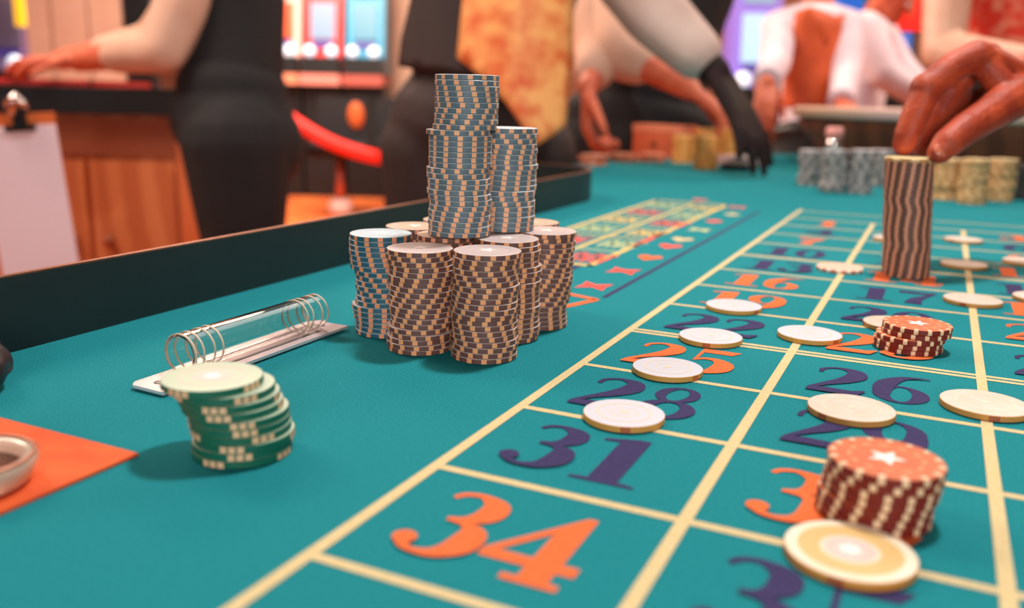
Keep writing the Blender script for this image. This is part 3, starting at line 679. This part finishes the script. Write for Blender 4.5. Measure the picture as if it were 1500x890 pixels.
vest_panel(dl, 'waistcoat_back', [(596,-140),(760,-140),(760,0),(740,120),(690,112),(640,104),(586,98),(590,60),(604,0)], 690, 95, lambda x, y: 1.77, .07, cloth_brn)

# --- player in black behind, pale sleeve and ruddy forearm
d = 2.75
pe = P(930, 215, d); hipa = pe - FR*.09 + V((0,0,-.05)); hipb = pe + FR*.09 + V((0,0,-.05))
J = dict(pelvis=pe, chest=P(965, 10, d-.02), head=P(965, -190, d-.1), facing=-FA, look=-FA*.9+V((0,0,-.4)),
    arms=[(P(866, -30, d-.1), P(880, 78, d-.3), P(862, 128, d-.42), V((0,0,-1)), FR),
          (P(900, -40, d-.12), P(902, 78, d-.34), P(1010, 130, d-.48), P(1062, 168, d-.5)-P(1010, 130, d-.48), V((0,0,-1)))],
    legs=[(hipa, gnd(hipa, .52), gnd(hipa, .09)), (hipb, gnd(hipb, .52), gnd(hipb, .09))])
pl = person('player in black behind the table with pale sleeves and ruddy forearm', J, skin_red, cloth_blk, cloth_blk, hair_d, sleeve=.05, belt=False, torso=(.22, .13), lg=1.2, hcurl=(.5, .9, .7), hs_=1.2)
for a, q_ in zip(J['arms'], (.5, .3)):
    mb = MB(); mb.chain([(a[0], .09), (a[0].lerp(a[1], .6), .088), (a[1], .072), (a[1].lerp(a[2], q_), .058)]); remesh(mb, 'sleeve', beige, .014, pl, 5)

# --- second dealer: orange waistcoat, white sleeves, hand on the wheel side
d = 3.5
pe = P(1190, 235, d); hipa = pe - FR*.09 + V((0,0,-.05)); hipb = pe + FR*.09 + V((0,0,-.05))
J = dict(pelvis=pe, chest=P(1196, 70, d), head=P(1205, -75, d-.05), facing=-FA, look=-FA+V((0,0,-.3)),
    arms=[(P(1142, 40, d-.02), P(1136, 92, d-.22), P(1122, 122, d-.6), P(1120, 185, d-.7)-P(1122, 122, d-.6), FA),
          (P(1243, 40, d-.02), P(1240, 110, d-.15), P(1232, 150, d-.35), -FA+V((0,0,-.4)), V((0,0,-1)))],
    legs=[(hipa, gnd(hipa, .52), gnd(hipa, .09)), (hipb, gnd(hipb, .52), gnd(hipb, .09))])
d2 = person('dealer in orange waistcoat with white sleeves standing behind the wheel', J, skin_red, white_s, cloth_blk, hair_d, sleeve=.93, cuff=white_s, torso=(.14, .11), grow=.95)
vest_panel(d2, 'waistcoat_front', [(1165,18),(1186,10),(1200,50),(1210,70),(1222,24),(1236,20),(1234,90),(1228,158),(1146,158),(1150,110),(1162,60)], 1192, 45, lambda x, y: d-.155, .06, orange_v)

# --- man in white shirt bending over the next table
d = 4.0
pe = P(1240, 215, d); hipa = pe - FA*.09 + V((0,0,-.05)); hipb = pe + FA*.09 + V((0,0,-.05))
J = dict(pelvis=pe, chest=P(1262, 78, d), head=P(1306, -2, d-.05), facing=FR*.8-FA*.4, look=FR*.7-FA*.5+V((0,0,-.5)),
    arms=[(P(1268, 42, d-.16), P(1296, 108, d-.22), P(1345, 140, d-.25), FR-FA*.2, V((0,0,-1))), (P(1290, 50, d+.16), P(1320, 100, d+.1), P(1352, 130, d), FR, V((0,0,-1)))],
    legs=[(hipa, gnd(hipa, .52), gnd(hipa, .09)), (hipb, gnd(hipb, .52), gnd(hipb, .09))])
person('man in white shirt bending forward beyond the orange waistcoat', J, skin_red, white_s, cloth_blk, hair_g, sleeve=.95, torso=(.16, .12), grow=1.1)

# --- person in red patterned top with bent pale arm, right
d = 2.75
pe = P(1500, 235, d); hipa = pe - FR*.09 + V((0,0,-.05)); hipb = pe + FR*.09 + V((0,0,-.05))
J = dict(pelvis=pe, chest=P(1500, -10, d), head=P(1500, -200, d), facing=-FA, look=-FA+V((0,0,-.3)),
    arms=[(P(1392, -60, d-.06), P(1382, 74, d-.14), P(1500, 92, d-.36), FR, V((0,0,-1))), (P(1610, -50, d), P(1650, 70, d-.1), P(1560, 110, d-.3), -FR, V((0,0,-1)))],
    legs=[(hipa, gnd(hipa, .52), gnd(hipa, .09)), (hipb, gnd(hipb, .52), gnd(hipb, .09))])
person('person in red patterned top with bent pale arm behind the wheel', J, skin_pale, red_pat, cloth_blk, hair_d, sleeve=.12, grow=1.5, torso=(.19, .13))

# --- player at the right whose hand holds the stack
hd_root = thing('person', 'player at the right edge reaching in, bare hand gripping the brown stack', 'person', (1.02, .95, 0))
q = lambda x, y, d_: P(x, y, d_)
mb = MB()
wr = q(1512, 128, .79); el = V((.56, .80, T+.20)); shd = V((.93, .93, T+.46))
# palm: metacarpals from the wrist to the knuckles
kn = {'i': q(1432, 82, .768), 'm': q(1444, 84, .786), 'r': q(1456, 92, .803), 'p': q(1464, 104, .818)}
for k, r_ in (('i', .0125), ('m', .0125), ('r', .0118), ('p', .011)): mb.cap(wr + (kn[k]-wr)*.08, kn[k], .0175, r_)
mb.cap(kn['i'], kn['p'], .011, .0105)
for p_, r_ in ((q(1356, 129, .763), .0134), (kn['i'], .0140), (q(1414, 189, .736), .0134), (q(1384, 120, .789), .0130)): mb.ball(p_, r_)
# index finger arched over the stack, middle just behind it, ring and little finger curled
mb.chain([(kn['i'], .0143), (q(1394, 98, .764), .0126), (q(1357, 131, .764), .0130), (q(1341, 168, .764), .0118), (q(1329, 198, .767), .0112), (q(1324, 212, .769), .0098)])
mb.chain([(kn['m'], .0140), (q(1398, 124, .792), .0132), (q(1370, 172, .792), .0118), (q(1352, 216, .784), .0096)])
mb.chain([(kn['r'], .0132), (q(1412, 118, .806), .0124), (q(1394, 156, .806), .0114), (q(1398, 182, .796), .0096)])
mb.chain([(kn['p'], .0121), (q(1430, 124, .82), .0112), (q(1416, 156, .815), .0104), (q(1424, 170, .806), .0088)])
# thumb from the side of the palm to the near edge of the top chip
mb.chain([(wr + (q(1478, 140, .765)-wr)*.2, .018), (q(1482, 146, .765), 0.0185), (q(1448, 168, .748), 0.0148), (q(1413, 190, .736), 0.0132), (q(1388, 210, .731), 0.0125), (q(1377, 222, .730), 0.0101)])
mb.cap(q(1482, 146, .765), kn['i'], .013, .0105)
mb.cap(wr, q(1500, 118, .79), .024, .023)
mb.chain([(wr, .0255), (wr.lerp(el, .35), .034), (el, .043), (shd, .052)])
# trunk, neck, head and legs outside the frame
g = V((1.02, .95, 1.0)); ch = V((1.0, .95, 1.36))
for i in range(7):
    t = i/6; c = g.lerp(ch, t); mb.ball(c, (V((0, .165, 0)), V((.115, 0, 0)), V((0, 0, .12))), 18, 9)
mb.cap(ch+V((0,0,.08)), shd, .08, .056); sh2 = V((1.0, .72, T+.47)); mb.cap(ch+V((0,0,.08)), sh2, .08, .056)
el2 = V((.98, .66, T+.17)); wr2 = V((.84, .70, T+.10)); mb.chain([(sh2, .05), (el2, .041), (wr2, .029)]); hand_caps(mb, wr2, V((-1, .3, -.05)), V((0, 0, -1)), 1.05)
hd = V((.95, .95, 1.68)); mb.cap(ch, hd, .06, .055); mb.ball(hd+V((0,0,.02)), (V((0,.076,0)), V((.094,0,0)), V((0,0,.1)))); mb.ball(hd+V((-.022,0,-.055)), (V((0,.056,0)), V((.066,0,0)), V((0,0,.062))))
mb.cap(hd+V((-.092,0,.018)), hd+V((-.112,0,-.018)), .009, .015)
for s in (-1, 1):
    mb.ball(hd+V((0,.078*s,0)), (V((0,.01,0)), V((.02,0,0)), V((0,0,.032))), 10, 7)
    mb.chain([(g+V((0,.09*s,-.05)), .095), (V((1.03,.95+.1*s,.52)), .06), (V((1.04,.95+.1*s,.06)), .038)]); mb.cap(V((1.04,.95+.1*s,.045)), V((.9,.95+.1*s,.035)), .035, .028)
remesh(mb, 'body', skin_brown, .0016, hd_root, 5)
mb = MB()
for i in range(7):
    t = i/6; c = g.lerp(ch, t); mb.ball(c, (V((0, .178, 0)), V((.128, 0, 0)), V((0, 0, .125))), 18, 9)
for s_, e_ in ((shd, el), (sh2, el2)): mb.cap(ch+V((0,0,.07)), s_, .092, .068); mb.cap(s_, s_.lerp(e_, .55), .066, .064)
remesh(mb, 'shirt', cloth_brn, .012, hd_root, 5)
mb = MB(); mb.ball(g+V((0,0,-.02)), (V((0,.18,0)), V((.13,0,0)), V((0,0,.13))), 18, 9)
for s in (-1, 1): mb.chain([(g+V((0,.09*s,-.05)), .105), (V((1.03,.95+.1*s,.52)), .072), (V((1.04,.95+.1*s,.09)), .052)])
remesh(mb, 'trousers', cloth_blk, .012, hd_root, 5)
mb = MB(); mb.ball(hd+V((.018,0,.04)), (V((0,.085,0)), V((.095,0,0)), V((0,0,.095))), 20, 12); remesh(mb, 'hair', hair_d, .012, hd_root, 2)
for s in (-1, 1): MB().ball(hd+V((-.083,.031*s,.016)), .0125, 12, 8).build('eye', bpy.data.materials['eye_white'], hd_root, True)
MB().ball(hd+V((-.086,0,-.052)), (V((0,.026,0)), V((.006,0,0)), V((0,0,.008))), 14, 7).build('mouth', bpy.data.materials['lips'], hd_root, True)
# thumb nail, facing the camera
nc = q(1380, 218, .7235); nd = (q(1377, 222, .730)-q(1413, 190, .736)).normalized(); nn = (CAM-nc).normalized(); nn = (nn-nd*nn.dot(nd)).normalized()
MB().ball(nc, (nd*.0078, nd.cross(nn)*.0062, nn*.0022), 16, 8).build('thumb_nail', nailm, hd_root, True)

# ================================================================== hall furniture
oak = mat('cabinet_oak', (214, 132, 84), .5, c2=(196, 110, 66), scale=3, kind='WAVE')
oak2 = mat('cabinet_oak_dark', (150, 82, 54), .5)
def aligned(name, label, cat, p, z=0, ang=0, group=None):
    o = thing(name, label, cat, (p.x, p.y, z), group); o.rotation_euler.z = math.atan2(rt.y, rt.x)+ang; return o
def bx(root, name, a, b, m, sm=False):
    mb = MB().box(a, b); return mb.build(name, m, root, loc=(0,0,0))
# counter on the left: wooden cabinet with black top and red mat
d = 3.0; p = P(90, 300, d); cb = aligned('counter_cabinet', 'wooden counter cabinet with black top behind attendant', 'cabinet', p)
zt = P(90, 126, d).z; ux = d/F
bx(cb, 'body', (-.9, 0, 0), (.40, .6, zt-.085), oak)
bx(cb, 'counter_top', (-1.0, -.06, zt-.085), (.46, .7, zt), blackm)
bx(cb, 'rail_board', (-.9, -.012, zt-.22), (.40, 0, zt-.10), oak2)
for k, (x0, x1) in enumerate(((-.85,-.40),(-.39,-.005+.10),(.115,.385))):
    dr = bx(cb, 'door', (x0, -.02, .05), (x1, 0, zt-.235), oak)
    kn_ = MB().ball((x1-.05 if k < 2 else x0+.05, -.035, zt-.50), .018, 12, 8).build('knob', oak2, cb, True, loc=(0,0,0)); kn_.parent = dr
rm = aligned('red_mat', 'red mat lying on the black counter top', 'mat', p, zt+.0005); bx(rm, 'pad', (-.7, -.03, 0), (.13, .5, .02), mat('mat_red', (222, 58, 48), .7)); bx(rm, 'mat_edge', (-.72, -.045, 0), (.15, -.031, .012), mat('mat_edge_red', (150, 34, 34), .7))
# clipboard with paper leaning upright on the rail side
d = 2.0; c0 = P(35, 285, d); clip = aligned('clipboard', 'orange clipboard holding white paper below the counter', 'clipboard', c0, 0)
zc = P(35, 170, d).z; zb = P(35, 470, d).z
lean = R(4)
def tilt(o): o.rotation_euler.y = R(4.5); return o
piv = (0, 0, zc)
def cl(name, a, b, m):
    o = MB().box(a, b).build(name, m, clip, loc=piv); o.rotation_euler.y = R(-4.5); return o
cl('board', (-.13, 0, zb-zc), (.082, .006, .006), mat('clip_board_orange', (228, 118, 60), .6))
cl('paper', (-.092, -.003, zb-zc+.004), (.084, -.0005, -.02), mat('paper', (250, 234, 244), .8))
cl('clip_jaw', (-.022, -.016, -.032), (.042, -.001, -.018), blackm)
cl('clip_body', (-.002, -.014, -.018), (.024, -.001, .012), blackm)
o = MB().tube([(-.012, -.012, .022), (-.004, -.02, .036), (.010, -.022, .040), (.024, -.02, .034), (.032, -.012, .018)], .0075, 10).build('clip_spring', chrome, clip, True, loc=piv)
o = MB().tube([(.0, -.012, .004), (.004, -.016, .03), (.012, -.014, .05)], [.010,.009,.006], 10).build('clip_lever', chrome, clip, True, loc=piv)
for k, (px, d_) in enumerate(((-60, 2.05),)):
    pass
# stand carrying the clipboard: a slim post behind it so that it does not float
bx(clip, 'stand_post', (-.035, .007, .02), (-.005, .037, zc-.01), blackm); bx(clip, 'stand_base', (-.16, -.1, 0), (.12, .16, .02), blackm)

# panelled wall piece behind the counter
d = 6.0; p = P(115, 100, d); pn = aligned('panel_screen', 'peach panelled partition at the upper left', 'partition', p)
pm = mat('panel_peach', (232, 198, 180), .7, c2=(224, 184, 164), scale=4)
for k, (a, b) in enumerate(((45,80),(82,134),(136,186))): bx(pn, 'panel', ((a-115)*d/F, 0, 0.05), ((b-115)*d/F-.008, .05, 2.6), pm)
bx(pn, 'frame', (-.34, .05, 0), (.34, .09, 2.62), oak2); bx(pn, 'dark_post', ((188-115)*d/F, -.02, 0), ((226-115)*d/F, .09, 2.6), blackm)

# slot machines
lampm = mat('button_lamp', (226, 240, 255), .3, emit=.9); disp = mat('slot_display', (70, 60, 140), .4, emit=.3)
def slot(px, d, wpx, tilt_, body, screen, trim, label, emit=2.2, panel=None, zb=1.25, top=2.5):
    p = P(px, 100, d); s = aligned('slot_machine', label, 'slot machine', p, 0, tilt_, 'slot machines of the hall'); h = wpx*d/F/2
    bx(s, 'base_cabinet', (-h*1.02, .0, 0), (h*1.02, .6, zb-.12), blackm)
    bx(s, 'shelf', (-h*1.04, -.16, zb-.12), (h*1.04, .6, zb-.02), trim)
    fr = MB(); y0, y1 = .02, .22
    fr.rings([[(-h, y0, zb), (h, y0, zb), (h, .6, zb), (-h, .6, zb)], [(-h, y1, top), (h, y1, top), (h, .6, top), (-h, .6, top)]]).build('upper_cabinet', body, s, loc=(0,0,0))
    def scr(z0, z1, m, name, q_=.72):
        f = lambda z: y0+(y1-y0)*(z-zb)/(top-zb)
        MB().rings([[(-h*q_, f(z0)-.03, z0), (h*q_, f(z0)-.03, z0), (h*q_, f(z0)+.02, z0), (-h*q_, f(z0)+.02, z0)], [(-h*q_, f(z1)-.03, z1), (h*q_, f(z1)-.03, z1), (h*q_, f(z1)+.02, z1), (-h*q_, f(z1)+.02, z1)]]).build(name, m, s, loc=(0,0,0))
    scr(zb+.33, zb+.68, screen, 'screen', .62); scr(zb+.76, zb+1.1, panel or screen, 'top_screen', .62); scr(zb+.255, zb+.31, disp, 'display', .5)
    bx(s, 'button_deck', (-h, -.12, zb-.019), (h, .019, zb+.15), blackm)
    for k in (-1, 1):
        MB().ball((k*h*.56, -.07, zb+.205), .058, 18, 12).build('button_lamp', lampm, s, True, loc=(0,0,0))
    return s
s_white = mat('screen_white', (24, 26, 34), .3, emit=0.85, ecol=(205, 228, 255))
s_cyan = mat('screen_cyan', (24, 26, 34), .3, emit=0.75, ecol=(110, 220, 245))
s_blue = mat('screen_blue', (24, 26, 34), .3, emit=0.7, ecol=(60, 130, 250))
s_pale = mat('screen_pale', (24, 26, 34), .3, emit=1.0, ecol=(215, 246, 255))
slot(472, 9.0, 56, 0, mat('slot_red', (216, 40, 44), .35), s_white, mat('slot_trim_pink', (226, 140, 130), .4), 'red slot machine with pale glowing screen left of dealer')
slot(534, 9.0, 56, 0, mat('slot_cyan', (20, 140, 180), .35), s_cyan, mat('slot_trim', (180, 90, 80), .4), 'cyan slot machine beside the red one')
slot(412, 9.0, 54, 0, mat('slot_pinkwhite', (240, 190, 180), .4), mat('slot_orange_panel', (228, 82, 36), .4), mat('slot_trim_peach', (236, 150, 120), .4), 'pinkish slot machine with orange panel behind attendant')
sl_ = slot(8, 7.0, 70, .1, mat('slot_purple', (150, 120, 160), .4), mat('slot_blue_glow', (110, 100, 130), .4, emit=.1), mat('slot_trim_tan', (214, 140, 110), .4), 'purple slot machine with yellow light at left edge', zb=1.02, top=2.3, panel=mat('slot_yellow', (250, 206, 40), .4, emit=1.2))
bx(sl_, 'lamp_strip', (.13, -.06, 1.50), (.19, .01, 2.0), mat('lamp_strip_yellow', (250, 200, 40), .4, emit=.7))
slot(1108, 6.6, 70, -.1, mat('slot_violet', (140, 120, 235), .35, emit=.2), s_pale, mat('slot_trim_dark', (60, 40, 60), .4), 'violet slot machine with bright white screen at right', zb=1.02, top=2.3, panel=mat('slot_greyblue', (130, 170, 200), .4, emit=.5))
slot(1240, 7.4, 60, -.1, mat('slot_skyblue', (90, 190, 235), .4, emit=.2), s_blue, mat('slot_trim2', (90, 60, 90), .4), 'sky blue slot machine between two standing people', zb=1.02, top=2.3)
slot(1318, 6.4, 52, -.1, blackm, s_blue, blackm, 'black slot machine with blue screens beside red sign', zb=1.02, top=2.3, panel=s_blue)
p = P(1335, 18, 5.6); sg = aligned('hanging_sign', 'plain red sign panel at the upper right', 'sign', p, P(1335, 44, 5.6).z)
bx(sg, 'panel', (-.13, 0, 0), (.13, .04, .5), mat('sign_red', (236, 36, 26), .5, emit=.5)); bx(sg, 'frame', (-.14, .041, -.01), (.14, .06, .51), blackm); bx(sg, 'hanger', (-.01, .02, .5), (.01, .04, 2.4), blackm)

# chairs between the slot machines
fab = mat('chair_dark', (24, 26, 32), .7); redv = mat('chair_red_band', (236, 40, 30), .6); orv = mat('chair_orange', (196, 92, 40), .6)
copper = mat('copper_post', (196, 110, 90), .35, .6); footm = mat('foot_chrome', (246, 226, 224), .25)
def chair(px, py, d, ang, label, band=True):
    p = P(px, py, d); c = aligned('casino_chair', label, 'chair', p, 0, ang, 'chairs at the slot machines')
    MB().lathe([(.001,.02),(.035,.02),(.035,.5),(.001,.5)], 20).build('pedestal', copper, c, True, loc=(0,0,0))
    MB().lathe([(.001,0),(.09,0),(.105,.03),(.105,.09),(.07,.13),(.001,.135)], 24).build('foot', footm, c, True, loc=(0,0,0))
    mb = MB().rings([[(x*s, y*s, z) for x, y in ((-.24,-.22),(.24,-.22),(.26,0),(.24,.22),(-.24,.22),(-.26,0))] for s, z in ((.9,.5),(1,.53),(1,.60),(.9,.63))]); mb.build('seat', fab, c, True, loc=(0,0,0))
    MB().rings([[(-.22,.2,z0),(.22,.2,z0),(.22,.26,z0),(-.22,.26,z0)] for z0 in (.63,.9,1.02)]).build('backrest', fab, c, loc=(0,0,0))
    MB().ball((.12, .19, .86), (V((.075,0,0)), V((0,.03,0)), V((0,0,.12))), 16, 10).build('back_pad', orv, c, True, loc=(0,0,0))
    if not band: return c
    pts = [(-.40+.80*i/10, -.26-.06*math.sin(math.pi*i/10), .86-.34*i/10-.05*math.sin(math.pi*i/10)) for i in range(11)]
    MB().tube(pts, .058, 12).build('red_band', redv, c, True, loc=(0,0,0))
    return c
chair(497, 220, 7.9, 0, 'dark swivel chair with red padded band before the slot machines')
chair(588, 210, 8.5, .2, 'dark swivel chair half hidden behind the dealer trousers', False)
# pale pillar
d = 10.4; p = P(600, 60, d); co = aligned('pillar', 'round peach pillar behind the dealer', 'pillar', p)
MB().lathe([(.001,0),(.42,0),(.42,.12),(.34,.16),(.34,3.6),(.42,3.7),(.42,3.9),(.001,3.9)], 32).build('shaft', mat('pillar_peach', (240, 200, 176), .7), co, True, loc=(0,0,0))
MB().lathe([(.43,.0),(.45,.0),(.45,.1),(.43,.1)], 32, cap=False, closed=True).build('plinth_band', brass, co, True, loc=(0,0,0))
